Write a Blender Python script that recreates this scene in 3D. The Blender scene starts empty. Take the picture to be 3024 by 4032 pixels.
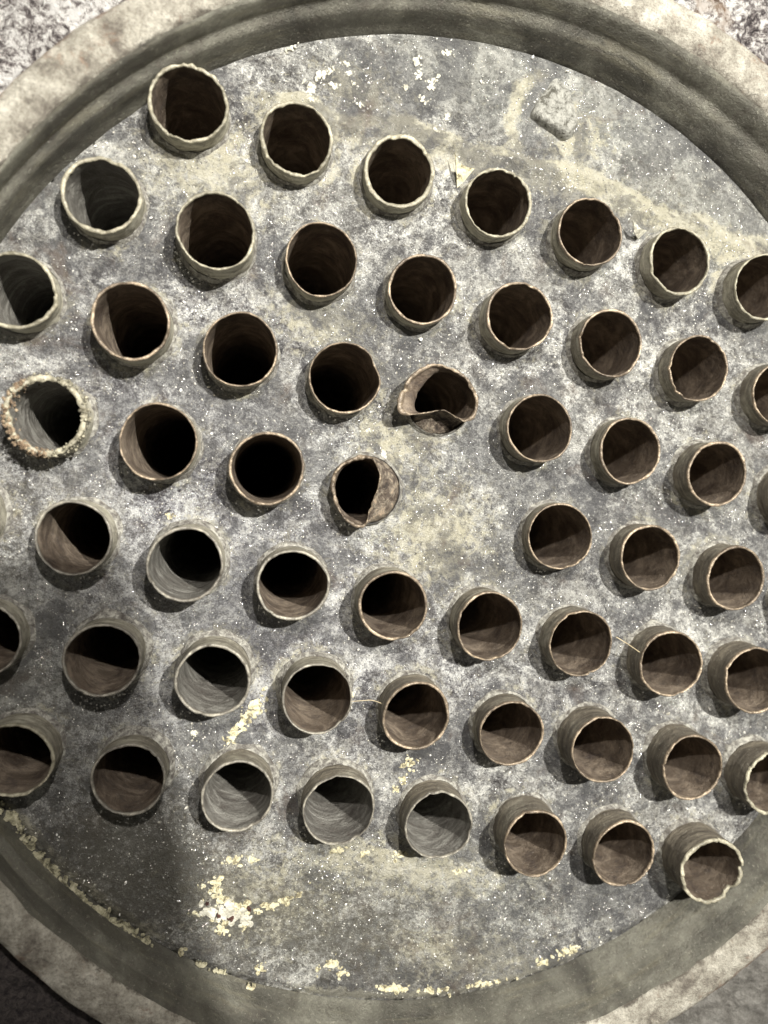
import bpy, math
import numpy as np
from mathutils import Matrix, Vector

S = 0.028          # one tube pitch in metres; every shape below is written in pitches
sc = bpy.context.scene
C = sc.collection

# ---------------------------------------------------------------- camera
CAM = [1.36128, -3.08831, 7.2112]
ROT = [[0.959511, -0.220437, -0.175344], [0.226332, 0.973948, 0.014112], [0.167666, -0.053226, 0.984406]]
cd = bpy.data.cameras.new("Camera")
cam = bpy.data.objects.new("Camera", cd)
C.objects.link(cam)
M = Matrix(ROT).to_4x4()
M.translation = Vector(CAM) * S
cam.matrix_world = M
cd.sensor_fit = 'VERTICAL'
cd.sensor_height = 36.0
cd.lens = 2860.24 / 4032 * 36
cd.clip_start = 0.005
cd.clip_end = 20
cd.dof.use_dof = True
cd.dof.focus_distance = 7.25 * S
cd.dof.aperture_fstop = 7.0
sc.camera = cam

# ---------------------------------------------------------------- light
w = bpy.data.worlds.new("World")
sc.world = w
w.use_nodes = True
bg = w.node_tree.nodes["Background"]
bg.inputs[0].default_value = (1.0, 0.95, 0.86, 1)
bg.inputs[1].default_value = 0.115

def spot(name, pos, aim, watts, col, radius, size=60, blend=0.4):
    ld = bpy.data.lights.new(name, 'SPOT')
    ld.energy = watts
    ld.color = col
    ld.shadow_soft_size = radius * S
    ld.spot_size = math.radians(size)
    ld.spot_blend = blend
    o = bpy.data.objects.new(name, ld)
    C.objects.link(o)
    o.location = Vector(pos) * S
    d = (Vector(aim) - Vector(pos))
    o.rotation_euler = d.to_track_quat('-Z', 'Y').to_euler()
    return o
spot("work_lamp", (9.8, 8.8, 28), (4.2, -1.4, 0), 62, (1.0, 0.97, 0.91), 0.36, 44, 0.8)
spot("torch_lamp", (1.3, 2.4, 11.5), (4.2, -3.0, 0), 3.6, (1.0, 0.95, 0.90), 0.20, 78, 0.6)
sc.view_settings.view_transform = 'Standard'
sc.view_settings.look = 'None'
sc.view_settings.exposure = 0.12
sc.view_settings.gamma = 1
# ---------------------------------------------------------------- numpy noise
def _hash(ix, iy, iz, seed):
    h = (ix * 374761393 + iy * 668265263 + iz * 2147483647 + seed * 1274126177) & 0xFFFFFFFF
    h = ((h ^ (h >> 13)) * 1274126177) & 0xFFFFFFFF
    h = ((h ^ (h >> 15)) * 2246822519) & 0xFFFFFFFF
    return ((h ^ (h >> 16)) & 0xFFFFFF) / float(0xFFFFFF)

def vnoise(x, y, z=0.0, seed=0):
    x, y, z = np.broadcast_arrays(np.asarray(x, float), np.asarray(y, float), np.asarray(z, float))
    ix, iy, iz = np.floor(x).astype(np.int64), np.floor(y).astype(np.int64), np.floor(z).astype(np.int64)
    fx, fy, fz = x - ix, y - iy, z - iz
    fx, fy, fz = [t * t * (3 - 2 * t) for t in (fx, fy, fz)]
    r = 0
    for dx in (0, 1):
        for dy in (0, 1):
            for dz in (0, 1):
                wgt = (fx if dx else 1 - fx) * (fy if dy else 1 - fy) * (fz if dz else 1 - fz)
                r = r + wgt * _hash(ix + dx, iy + dy, iz + dz, seed)
    return r * 2 - 1

def fbm(x, y, z=0.0, seed=0, oct=4):
    a, r, f = 1.0, 0, 1.0
    for k in range(oct):
        r = r + a * vnoise(np.asarray(x) * f, np.asarray(y) * f, np.asarray(z) * f, seed + k)
        a *= 0.5
        f *= 2.03
    return r / 1.9

def sstep(a, b, x):
    t = np.clip((x - a) / (b - a), 0, 1)
    return t * t * (3 - 2 * t)

# ---------------------------------------------------------------- object helpers
def obj(name, verts, faces, mats, parent=None, smooth=True, fmat=None, loc=(0, 0, 0), zones=None):
    me = bpy.data.meshes.new(name)
    v = np.asarray(verts, float) * S
    me.from_pydata(v.tolist(), [], faces)
    for m in (mats if isinstance(mats, (list, tuple)) else [mats]):
        me.materials.append(m)
    if fmat is not None:
        me.polygons.foreach_set('material_index', fmat)
    me.polygons.foreach_set('use_smooth', [smooth] * len(me.polygons))
    if zones is not None:
        at = me.color_attributes.new('zones', 'FLOAT_COLOR', 'POINT')
        at.data.foreach_set('color', np.asarray(zones, float).ravel())
    me.update()
    o = bpy.data.objects.new(name, me)
    C.objects.link(o)
    o.location = Vector(loc) * S
    if parent:
        o.parent = parent
    return o

def tag(o, label=None, cat=None, group=None, kind=None):
    if label: o['label'] = label
    if cat: o['category'] = cat
    if group: o['group'] = group
    if kind: o['kind'] = kind
    return o

def empty(name, loc=(0, 0, 0)):
    o = bpy.data.objects.new(name, None)
    o.empty_display_size = 0.005
    C.objects.link(o)
    o.location = Vector(loc) * S
    return o

# ---------------------------------------------------------------- materials
class NT:
    def __init__(s, name):
        s.m = bpy.data.materials.new(name)
        s.m.use_nodes = True
        s.t = s.m.node_tree
        s.n = s.t.nodes
        s.b = s.n['Principled BSDF']
        g = s.n.new('ShaderNodeNewGeometry')
        v = s.n.new('ShaderNodeVectorMath'); v.operation = 'SCALE'
        v.inputs['Scale'].default_value = 1 / S
        s.t.links.new(g.outputs['Position'], v.inputs[0])
        s.P = v.outputs[0]
        s.G = g
    def l(s, a, b): s.t.links.new(a, b)
    def noise(s, scale, detail=6, rough=0.6, dist=0.0, vec=None, off=None):
        n = s.n.new('ShaderNodeTexNoise')
        n.inputs['Scale'].default_value = scale
        n.inputs['Detail'].default_value = detail
        n.inputs['Roughness'].default_value = rough
        n.inputs['Distortion'].default_value = dist
        vec = vec or s.P
        if off:
            a = s.n.new('ShaderNodeVectorMath'); a.inputs[1].default_value = off
            s.l(vec, a.inputs[0]); vec = a.outputs[0]
        s.l(vec, n.inputs['Vector'])
        return n.outputs['Fac']
    def ramp(s, fac, stops):
        r = s.n.new('ShaderNodeValToRGB')
        e = r.color_ramp.elements
        while len(e) > 1: e.remove(e[-1])
        e[0].position = stops[0][0]; e[0].color = (*col(stops[0][1]), 1)
        for p, c in stops[1:]:
            k = e.new(p); k.color = (*col(c), 1)
        s.l(fac, r.inputs[0])
        return r.outputs[0]
    def rng(s, fac, a, b, c=0.0, d=1.0):
        r = s.n.new('ShaderNodeMapRange')
        r.interpolation_type = 'SMOOTHSTEP'
        for i, v in enumerate((a, b, c, d)): r.inputs[i + 1].default_value = v
        s.l(fac, r.inputs[0])
        return r.outputs[0]
    def math(s, op, a, b=None):
        m = s.n.new('ShaderNodeMath'); m.operation = op
        for i, x in enumerate((a, b)):
            if x is None: continue
            if isinstance(x, (int, float)): m.inputs[i].default_value = x
            else: s.l(x, m.inputs[i])
        return m.outputs[0]
    def mix(s, fac, a, b, mode='MIX'):
        m = s.n.new('ShaderNodeMix'); m.data_type = 'RGBA'; m.blend_type = mode
        if isinstance(fac, (int, float)): m.inputs[0].default_value = fac
        else: s.l(fac, m.inputs[0])
        for i, x in ((6, a), (7, b)):
            if isinstance(x, (tuple, float, int)): m.inputs[i].default_value = (*col(x), 1)
            else: s.l(x, m.inputs[i])
        return m.outputs[2]
    def bump(s, h, strength, dist, normal=None):
        b = s.n.new('ShaderNodeBump')
        b.inputs['Strength'].default_value = strength
        b.inputs['Distance'].default_value = dist * S
        s.l(h, b.inputs['Height'])
        if normal is not None: s.l(normal, b.inputs['Normal'])
        return b.outputs[0]
    def done(s, color, rough=0.8, metal=0.0, normal=None, spec=0.3):
        for k, x in (('Base Color', color), ('Roughness', rough), ('Metallic', metal)):
            if isinstance(x, (int, float)): s.b.inputs[k].default_value = x
            elif isinstance(x, tuple): s.b.inputs[k].default_value = (*x, 1)
            else: s.l(x, s.b.inputs[k])
        s.b.inputs['Specular IOR Level'].default_value = spec
        if normal is not None: s.l(normal, s.b.inputs['Normal'])
        return s.m

def col(c):
    return (c, c, c) if isinstance(c, (int, float)) else c

def sparkle(t, normal, scale, thresh, tilt):
    """loose mineral grains: tiny cells whose facets point in random directions"""
    v = t.n.new('ShaderNodeTexVoronoi')
    v.inputs['Scale'].default_value = scale
    t.l(t.P, v.inputs['Vector'])
    sep = t.n.new('ShaderNodeSeparateColor'); t.l(v.outputs['Color'], sep.inputs[0])
    patch = t.noise(3.1, 5, 0.7)
    th = t.rng(patch, 0.42, 0.60, thresh + 0.07, thresh - 0.13)
    mask = t.math('GREATER_THAN', sep.outputs[2], th)
    near = t.math('LESS_THAN', v.outputs['Distance'], 0.42)
    mask = t.math('MULTIPLY', mask, near)
    sub = t.n.new('ShaderNodeVectorMath'); sub.operation = 'SUBTRACT'
    t.l(v.outputs['Color'], sub.inputs[0]); sub.inputs[1].default_value = (.5, .5, .5)
    sca = t.n.new('ShaderNodeVectorMath'); sca.operation = 'SCALE'; t.l(sub.outputs[0], sca.inputs[0])
    t.l(t.math('MULTIPLY', mask, tilt), sca.inputs['Scale'])
    add = t.n.new('ShaderNodeVectorMath'); t.l(normal, add.inputs[0]); t.l(sca.outputs[0], add.inputs[1])
    nrm = t.n.new('ShaderNodeVectorMath'); nrm.operation = 'NORMALIZE'; t.l(add.outputs[0], nrm.inputs[0])
    return mask, nrm.outputs[0]

def mat_sheet():
    t = NT('scaled_steel')
    at = t.n.new('ShaderNodeAttribute'); at.attribute_name = 'zones'
    z = t.n.new('ShaderNodeSeparateColor'); t.l(at.outputs['Color'], z.inputs[0])
    cream, mott, smooth = z.outputs[0], z.outputs[1], z.outputs[2]
    big = t.noise(0.9, 4, 0.6)
    med = t.noise(5.0, 9, 0.78, 0.6)
    fine = t.noise(26.0, 8, 0.85, 0.2)
    vf = t.noise(62.0, 3, 0.7, off=(3, 1, 7))
    # blotches: dark grey patina through to pale chalky scale
    sig = t.math('ADD', t.math('MULTIPLY', med, 0.42), t.math('MULTIPLY', fine, 0.36))
    sig = t.math('ADD', sig, t.math('MULTIPLY', vf, 0.22))
    sig = t.math('ADD', sig, t.math('MULTIPLY', t.math('SUBTRACT', t.noise(1.6, 3, 0.6, off=(6, 6, 6)), 0.5), 0.16))
    base = t.ramp(sig, [(0.43, (0.028, 0.024, 0.024)), (0.468, (0.092, 0.088, 0.085)), (0.50, (0.200, 0.197, 0.190)),
                        (0.535, (0.42, 0.42, 0.395)), (0.57, (0.80, 0.79, 0.73))])
    harsh = t.ramp(sig, [(0.42, (0.032, 0.028, 0.034)), (0.475, (0.12, 0.115, 0.125)), (0.515, (0.36, 0.36, 0.37)),
                         (0.57, (0.74, 0.74, 0.72))])
    soft = t.ramp(sig, [(0.40, (0.10, 0.098, 0.088)), (0.50, (0.25, 0.255, 0.232)), (0.60, (0.46, 0.46, 0.415))])
    c = t.mix(mott, base, harsh)
    c = t.mix(t.math('MULTIPLY', smooth, 0.85), c, soft)
    c = t.mix(t.rng(big, 0.40, 0.62, 0.0, 0.20), c, (0.33, 0.325, 0.285), 'MIX')
    # olive-yellow scale
    cm = t.noise(10.0, 9, 0.82, 0.5, off=(9, 4, 2))
    cmask = t.rng(t.math('ADD', cm, t.math('MULTIPLY', cream, 0.22)), 0.56, 0.72)
    c = t.mix(t.math('MULTIPLY', cmask, 0.78), c, (0.58, 0.545, 0.40))
    # dried washes: darker grey-green pools with pale tide lines at their edges
    for (sc_, off, lo, li) in ((0.75, (11, 2, 4), 0.49, 0.28), (1.5, (31, 12, 4), 0.53, 0.16)):
        wv = t.noise(sc_, 10, 0.70, 0.25, off=off)
        c = t.mix(t.math('MULTIPLY', t.rng(wv, lo, lo + 0.07), 0.62), c, (0.088, 0.088, 0.090))
        line = t.math('MULTIPLY', t.rng(wv, lo - 0.035, lo - 0.004), t.rng(wv, lo - 0.001, lo + 0.012, 1, 0))
        c = t.mix(t.math('MULTIPLY', line, li), c, (0.60, 0.59, 0.53))
    # brown rust tints and dark pits
    ru = t.noise(1.7, 7, 0.7, 0.6, off=(20, 3, 5))
    c = t.mix(t.rng(ru, 0.56, 0.70, 0, 0.55), c, (0.12, 0.085, 0.062))
    gr = t.n.new('ShaderNodeSeparateColor')
    grime_shade = at.outputs['Alpha']  # alpha also carries the shadow painted in at the left edge
    dk = t.rng(t.math('ADD', t.noise(16, 6, 0.8, off=(2, 8, 1)), t.math('MULTIPLY', grime_shade, 0.22)), 0.58, 0.72)
    c = t.mix(t.math('MULTIPLY', dk, 0.75), c, (0.065, 0.055, 0.045))
    c = t.mix(t.math('MULTIPLY', grime_shade, 0.40), c, (0.19, 0.185, 0.14))
    # fine scratches: streaky noise
    mp = t.n.new('ShaderNodeMapping'); mp.inputs['Rotation'].default_value = (0, 0, 0.95); mp.inputs['Scale'].default_value = (3, 60, 3)
    t.l(t.P, mp.inputs[0])
    scr = t.noise(2.0, 3, 0.6, vec=mp.outputs[0])
    c = t.mix(t.rng(scr, 0.66, 0.74, 0, 0.45), c, (0.6, 0.6, 0.57))
    # chalk specks
    vs = t.n.new('ShaderNodeTexVoronoi'); vs.inputs['Scale'].default_value = 34; t.l(t.P, vs.inputs['Vector'])
    ss = t.n.new('ShaderNodeSeparateColor'); t.l(vs.outputs['Color'], ss.inputs[0])
    sp = t.math('MULTIPLY', t.math('GREATER_THAN', t.math('ADD', ss.outputs[0], t.math('MULTIPLY', med, 0.6)), 1.22), t.rng(vs.outputs['Distance'], 0.18, 0.40, 1, 0))
    c = t.mix(t.math('MULTIPLY', sp, 0.4), c, (0.70, 0.69, 0.62))
    n = t.bump(sig, 0.9, 0.05)
    n = t.bump(fine, 0.5, 0.02, n)
    mk, n2 = sparkle(t, n, 40, 0.91, 1.3)
    rough = t.mix(mk, t.ramp(med, [(0.35, 0.30), (0.6, 0.75)]), (0.16, 0.16, 0.16))
    c = t.mix(t.math('MULTIPLY', mk, 0.8), c, (0.85, 0.84, 0.80))
    return t.done(c, rough, t.math('MULTIPLY', mk, 0.9), n2, 0.5)

def mat_wall():
    t = NT('shell_wall_steel')
    a = t.noise(1.3, 6, 0.65, 0.5)
    b = t.noise(11, 7, 0.75)
    mp = t.n.new('ShaderNodeMapping'); mp.inputs['Scale'].default_value = (1, 1, 9)
    t.l(t.P, mp.inputs[0])
    st = t.noise(1.4, 5, 0.6, vec=mp.outputs[0])
    c = t.ramp(a, [(0.34, (0.055, 0.052, 0.042)), (0.5, (0.125, 0.12, 0.095)), (0.66, (0.23, 0.225, 0.18))])
    c = t.mix(t.rng(b, 0.45, 0.68, 0, 0.5), c, (0.075, 0.062, 0.05))
    c = t.mix(t.rng(st, 0.52, 0.68, 0, 0.28), c, (0.27, 0.25, 0.17))
    g = t.noise(45, 5, 0.8, off=(3, 3, 3))
    c = t.mix(t.rng(g, 0.48, 0.62, 0, 0.28), c, (0.06, 0.055, 0.045))
    c = t.mix(t.rng(t.noise(30, 6, 0.8, off=(8, 3, 3)), 0.57, 0.66, 0, 0.6), c, (0.40, 0.385, 0.31))
    n = t.bump(t.math('ADD', a, t.math('MULTIPLY', g, 0.3)), 0.8, 0.08)
    return t.done(c, 0.42, 0.25, n, 0.5)

def mat_lip():
    t = NT('flange_lip_scale')
    a = t.noise(3.2, 9, 0.78, 0.1, off=(4, 4, 4))
    b = t.noise(9, 8, 0.8)
    r = t.noise(2.6, 9, 0.82, 0.2, off=(7, 1, 3))
    g = t.noise(42, 5, 0.8, off=(1, 7, 3))
    c = t.ramp(a, [(0.36, (0.16, 0.14, 0.115)), (0.45, (0.33, 0.305, 0.25)), (0.54, (0.51, 0.48, 0.40)), (0.64, (0.72, 0.69, 0.59))])
    c = t.mix(t.rng(r, 0.55, 0.66, 0, 0.6), c, (0.27, 0.16, 0.10))
    c = t.mix(t.rng(b, 0.56, 0.72, 0, 0.6), c, (0.09, 0.08, 0.07))
    c = t.mix(t.rng(g, 0.50, 0.62, 0, 0.5), c, (0.14, 0.12, 0.10))
    # coating chipped away along the inner edge, worn brown along the outer one
    sb = t.n.new('ShaderNodeVectorMath'); sb.operation = 'SUBTRACT'; sb.inputs[1].default_value = (3.42, -3.24, 0); t.l(t.P, sb.inputs[0])
    ml = t.n.new('ShaderNodeVectorMath'); ml.operation = 'MULTIPLY'; ml.inputs[1].default_value = (1, 1, 0); t.l(sb.outputs[0], ml.inputs[0])
    ln = t.n.new('ShaderNodeVectorMath'); ln.operation = 'LENGTH'; t.l(ml.outputs[0], ln.inputs[0])
    rad = ln.outputs['Value']
    edge = t.math('ADD', t.math('MULTIPLY', t.math('SUBTRACT', rad, 5.18), -2.6), t.noise(2.6, 8, 0.75, off=(5, 5, 9)))
    c = t.mix(t.rng(edge, 0.40, 0.50, 0, 0.85), c, (0.115, 0.10, 0.08))
    oe = t.math('ADD', t.math('MULTIPLY', t.math('SUBTRACT', rad, 5.58), 3.0), t.noise(3.0, 7, 0.7, off=(15, 5, 9)))
    c = t.mix(t.rng(oe, 0.42, 0.60, 0, 0.75), c, (0.20, 0.12, 0.085))
    n = t.bump(t.math('ADD', a, t.math('MULTIPLY', b, 0.5)), 0.9, 0.1)
    return t.done(c, 0.8, 0, n, 0.3)

def mat_ground():
    t = NT('rough_lagging')
    a = t.noise(3.0, 8, 0.75, 0.8)
    b = t.noise(14, 8, 0.8, 0.6)
    sig = t.math('ADD', t.math('MULTIPLY', a, 0.5), t.math('MULTIPLY', b, 0.5))
    c = t.ramp(sig, [(0.42, (0.035, 0.028, 0.030)), (0.465, (0.17, 0.145, 0.14)), (0.50, (0.52, 0.49, 0.46)), (0.54, (0.92, 0.90, 0.86))])
    c = t.mix(t.rng(t.noise(1.1, 5, 0.6, off=(1, 9, 2)), 0.56, 0.66, 0, 0.6), c, (0.30, 0.19, 0.10))
    sp = t.n.new('ShaderNodeSeparateXYZ'); t.l(t.P, sp.inputs[0])
    low = t.rng(sp.outputs[1], -4.0, -6.0)
    rt = t.math('MULTIPLY', low, t.rng(sp.outputs[0], 3.0, 5.0))
    calm = t.ramp(t.noise(6, 8, 0.75, off=(5, 5, 5)), [(0.4, (0.17, 0.16, 0.14)), (0.6, (0.36, 0.345, 0.31))])
    c = t.mix(rt, c, calm)
    lf = t.math('MULTIPLY', low, t.rng(sp.outputs[0], 3.0, 1.0))
    dark_tone = t.ramp(b, [(0.4, (0.03, 0.024, 0.026)), (0.6, (0.13, 0.11, 0.10))])
    c = t.mix(lf, c, dark_tone)  # ground colour turns darker towards the lower left
    n = t.bump(sig, 1.0, 0.18)
    return t.done(c, 0.75, 0, n, 0.4)

def mat_tube_out():
    t = NT('tube_outer_scale')
    a = t.noise(2.4, 7, 0.7, 0.5, off=(5, 5, 0))
    b = t.noise(15, 7, 0.8)
    sp = t.n.new('ShaderNodeSeparateXYZ'); t.l(t.P, sp.inputs[0])
    mp = t.n.new('ShaderNodeMapping'); mp.inputs['Scale'].default_value = (1, 1, 6)
    t.l(t.P, mp.inputs[0])
    bands = t.noise(3.0, 5, 0.65, vec=mp.outputs[0])
    # left and upper tubes carry pale scale, lower right ones are bare brown metal
    e = t.math('ADD', t.math('MULTIPLY', sp.outputs[0], -0.055), t.math('MULTIPLY', sp.outputs[1], 0.050))
    k = t.rng(t.math('ADD', e, a), -0.05, 0.42)
    scale = t.ramp(bands, [(0.35, (0.27, 0.25, 0.19)), (0.5, (0.44, 0.42, 0.33)), (0.65, (0.60, 0.57, 0.46))])
    bare = t.ramp(bands, [(0.35, (0.075, 0.062, 0.045)), (0.5, (0.145, 0.125, 0.093)), (0.65, (0.24, 0.21, 0.155))])
    c = t.mix(k, bare, scale)
    c = t.mix(t.rng(b, 0.56, 0.70, 0, 0.6), c, (0.085, 0.065, 0.05))
    c = t.mix(t.rng(t.noise(6, 9, 0.82, 0.4, off=(1, 2, 8)), 0.50, 0.60, 0, 0.55), c, (0.115, 0.10, 0.078))
    c = t.mix(t.rng(t.noise(24, 6, 0.8, off=(1, 5, 8)), 0.58, 0.68, 0, 0.6), c, (0.56, 0.54, 0.45))
    n = t.bump(t.math('ADD', bands, b), 0.8, 0.04)
    return t.done(c, 0.6, 0.0, n, 0.4)

def mat_tube_in(name, rusty):
    t = NT(name)
    a = t.noise(3.2, 8, 0.7, 0.8, off=(2, 2, 2))
    b = t.noise(26, 5, 0.75)
    if rusty:
        d2 = t.noise(8, 8, 0.8, off=(3, 9, 2))
        c = t.ramp(a, [(0.35, (0.07, 0.050, 0.036)), (0.5, (0.165, 0.130, 0.096)), (0.65, (0.32, 0.26, 0.195))])
        c = t.mix(t.rng(b, 0.56, 0.7, 0, 0.5), c, (0.10, 0.055, 0.03))
        c = t.mix(t.rng(d2, 0.50, 0.62, 0, 0.6), c, (0.075, 0.06, 0.052))
        c = t.mix(t.rng(t.noise(20, 6, 0.8, off=(6, 1, 1)), 0.60, 0.68, 0, 0.6), c, (0.42, 0.38, 0.31))
        n = t.bump(t.math('ADD', b, d2), 0.7, 0.03)
        return t.done(c, 0.75, 0.0, n, 0.3)
    mp = t.n.new('ShaderNodeMapping'); mp.inputs['Scale'].default_value = (1, 1, 2.0); mp.inputs['Rotation'].default_value = (0.5, 0.35, 0)
    t.l(t.P, mp.inputs[0])
    sw = t.noise(1.7, 7, 0.68, 2.2, vec=mp.outputs[0])
    c = t.ramp(sw, [(0.36, (0.13, 0.12, 0.105)), (0.50, (0.22, 0.21, 0.185)), (0.66, (0.42, 0.41, 0.365))])
    c = t.mix(t.rng(b, 0.56, 0.72, 0, 0.5), c, (0.10, 0.08, 0.06))
    c = t.mix(t.rng(t.noise(9, 8, 0.8, off=(4, 9, 2)), 0.52, 0.64, 0, 0.6), c, (0.12, 0.10, 0.085))
    n = t.bump(t.math('ADD', sw, b), 0.8, 0.04)
    return t.done(c, 0.5, 0.15, n, 0.5)

def mat_rim(name, c0, c1, c2, metal):
    t = NT(name)
    a = t.noise(4, 9, 0.85)
    b = t.noise(40, 3, 0.7)
    c = t.ramp(a, [(0.38, c0), (0.5, c1), (0.62, c2)])
    c = t.mix(t.rng(b, 0.58, 0.7, 0, 0.5), c, (0.12, 0.08, 0.05))
    return t.done(c, 0.42, metal, t.bump(b, 0.6, 0.015), 0.5)

def mat_plain(name, stops, scale, rough=0.85, b=0.05):
    t = NT(name)
    a = t.noise(scale, 7, 0.75, 0.5)
    c = t.ramp(a, stops)
    return t.done(c, rough, 0, t.bump(a, 0.9, b), 0.3)

M_SHEET = mat_sheet()
M_WALL = mat_wall()
M_LIP = mat_lip()
M_GROUND = mat_ground()
M_OUT = mat_tube_out()
M_IN_R = mat_tube_in('tube_bore_brown', True)
M_IN_G = mat_tube_in('tube_bore_grey', False)
M_RIM_B = mat_rim('cut_edge_brass', (0.08, 0.062, 0.045), (0.19, 0.15, 0.105), (0.54, 0.43, 0.30), 0.25)
M_RIM_C = mat_rim('cut_edge_crusted', (0.13, 0.12, 0.085), (0.26, 0.24, 0.175), (0.52, 0.485, 0.355), 0.0)
M_RIM_G = mat_rim('cut_edge_grey', (0.09, 0.08, 0.065), (0.22, 0.205, 0.17), (0.46, 0.43, 0.34), 0.1)
M_COLLAR = mat_plain('base_scale', [(0.38, (0.09, 0.08, 0.07)), (0.5, (0.22, 0.21, 0.185)), (0.62, (0.45, 0.44, 0.38))], 16, 0.7, 0.02)
M_YEL = mat_plain('yellow_crust', [(0.40, (0.16, 0.14, 0.09)), (0.455, (0.42, 0.38, 0.24)), (0.50, (0.62, 0.57, 0.37)), (0.62, (0.80, 0.76, 0.56))], 13, 0.85, 0.03)
M_SEAM = mat_plain('seam_crust', [(0.40, (0.13, 0.12, 0.08)), (0.47, (0.32, 0.30, 0.20)), (0.54, (0.50, 0.47, 0.32)), (0.64, (0.68, 0.64, 0.47))], 13, 0.85, 0.03)
M_CHIP = mat_plain('pale_chip', [(0.38, (0.40, 0.38, 0.30)), (0.52, (0.68, 0.66, 0.55)), (0.62, (0.85, 0.83, 0.72))], 12)
M_RUST = mat_plain('rust_crust', [(0.38, (0.10, 0.07, 0.045)), (0.5, (0.28, 0.20, 0.13)), (0.62, (0.56, 0.45, 0.30))], 12)
M_CRUSH = mat_plain('bent_copper', [(0.38, (0.04, 0.032, 0.026)), (0.47, (0.11, 0.085, 0.065)), (0.54, (0.22, 0.19, 0.145)), (0.64, (0.44, 0.33, 0.23))], 9, 0.5, 0.05)
M_FIBRE = mat_plain('straw_fibre', [(0.4, (0.45, 0.36, 0.22)), (0.6, (0.7, 0.6, 0.4))], 5)

# ---------------------------------------------------------------- the tube sheet
PC = (3.28, -3.28)
PR = 4.955
TUBES = [(0, 0, 0.007, 0.003, 0.29, 0.345), (1, 0, 1.004, 0.001, 0.28, 0.336), (2, 0, 2.001, 0.007, 0.26, 0.342), (3, 0, 3.008, 0.002, 0.27, 0.336), (4, 0, 3.988, -0.01, 0.29, 0.336), (5, 0, 4.993, -0.014, 0.29, 0.336), (6, 0, 5.979, -0.013, 0.3, 0.34), (-1, 1, -0.533, -1.009, 0.31, 0.336), (0, 1, 0.497, -1.057, 0.38, 0.347), (1, 1, 1.472, -1.01, 0.28, 0.34), (2, 1, 2.477, -1.012, 0.27, 0.337), (3, 1, 3.461, -1.023, 0.34, 0.335), (4, 1, 4.463, -1.02, 0.31, 0.337), (5, 1, 5.468, -1.017, 0.3, 0.334), (6, 1, 6.465, -1.028, 0.3, 0.339), (-2, 2, -1.051, -2.02, 0.31, 0.337), (-1, 2, -0.045, -2.034, 0.38, 0.342), (0, 2, 0.936, -2.023, 0.31, 0.341), (1, 2, 1.937, -2.027, 0.3, 0.341), (3, 2, 3.929, -2.032, 0.33, 0.339), (4, 2, 4.933, -2.019, 0.31, 0.336), (5, 2, 5.919, -2.026, 0.35, 0.336), (6, 2, 6.943, -2.03, 0.33, 0.339), (-2, 3, -0.565, -3.026, 0.38, 0.343), (-1, 3, 0.422, -3.026, 0.41, 0.343), (0, 3, 1.414, -3.036, 0.38, 0.341), (3, 3, 4.422, -3.031, 0.28, 0.339), (4, 3, 5.407, -3.031, 0.34, 0.335), (5, 3, 6.41, -3.039, 0.35, 0.337), (6, 3, 7.415, -3.045, 0.33, 0.339), (-3, 4, -1.113, -4.059, 0.33, 0.339), (-2, 4, -0.116, -4.037, 0.36, 0.332), (-1, 4, 0.892, -4.052, 0.46, 0.34), (0, 4, 1.89, -4.047, 0.39, 0.338), (1, 4, 2.873, -4.045, 0.4, 0.336), (2, 4, 3.875, -4.055, 0.38, 0.338), (3, 4, 4.876, -4.043, 0.35, 0.337), (4, 4, 5.899, -4.058, 0.37, 0.347), (5, 4, 6.872, -4.045, 0.4, 0.351), (-3, 5, -0.68, -5.093, 0.33, 0.33), (-2, 5, 0.361, -5.066, 0.39, 0.338), (-1, 5, 1.365, -5.05, 0.46, 0.339), (0, 5, 2.356, -5.058, 0.41, 0.337), (1, 5, 3.355, -5.064, 0.37, 0.336), (2, 5, 4.373, -5.077, 0.34, 0.334), (3, 5, 5.334, -5.048, 0.44, 0.339), (4, 5, 6.382, -5.069, 0.42, 0.341), (5, 5, 7.367, -5.083, 0.42, 0.345), (-3, 6, -0.194, -6.098, 0.38, 0.337), (-2, 6, 0.82, -6.119, 0.36, 0.334), (-1, 6, 1.827, -6.107, 0.39, 0.339), (0, 6, 2.812, -6.097, 0.38, 0.344), (1, 6, 3.834, -6.098, 0.38, 0.341), (2, 6, 4.858, -6.107, 0.43, 0.338), (3, 6, 5.878, -6.103, 0.37, 0.346), (4, 6, 6.859, -6.102, 0.46, 0.353)]
O22 = [(2.485, -2.175), (2.473, -2.027), (2.515, -1.881), (2.61, -1.758), (2.743, -1.663), (2.916, -1.663), (3.087, -1.718), (3.205, -1.81), (3.263, -1.918), (3.272, -2.054), (3.236, -2.132), (3.162, -2.158), (3.077, -2.133), (2.973, -2.098), (2.911, -2.101), (2.843, -2.146), (2.741, -2.179), (2.626, -2.218), (2.54, -2.244)]
N22 = [(2.645, -2.124), (2.655, -1.967), (2.725, -1.795), (2.812, -1.695), (2.966, -1.671), (3.143, -1.734), (3.244, -1.817), (3.288, -1.962), (3.274, -2.075), (3.207, -2.131), (3.105, -2.109), (3.001, -2.081), (2.938, -2.084), (2.84, -2.144), (2.707, -2.185)]
O13 = [(2.038, -3.08), (2.022, -2.949), (2.071, -2.832), (2.172, -2.748), (2.28, -2.689), (2.372, -2.693), (2.445, -2.774), (2.499, -2.852), (2.485, -2.976), (2.465, -3.118), (2.452, -3.242), (2.459, -3.355), (2.401, -3.402), (2.288, -3.377), (2.18, -3.304), (2.096, -3.202)]


ALLT = [(b[2], b[3]) for b in TUBES] + [(2.917, -1.975), (2.406, -3.017)]

ALLR = [b[5] for b in TUBES] + [0.339, 0.339]

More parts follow.
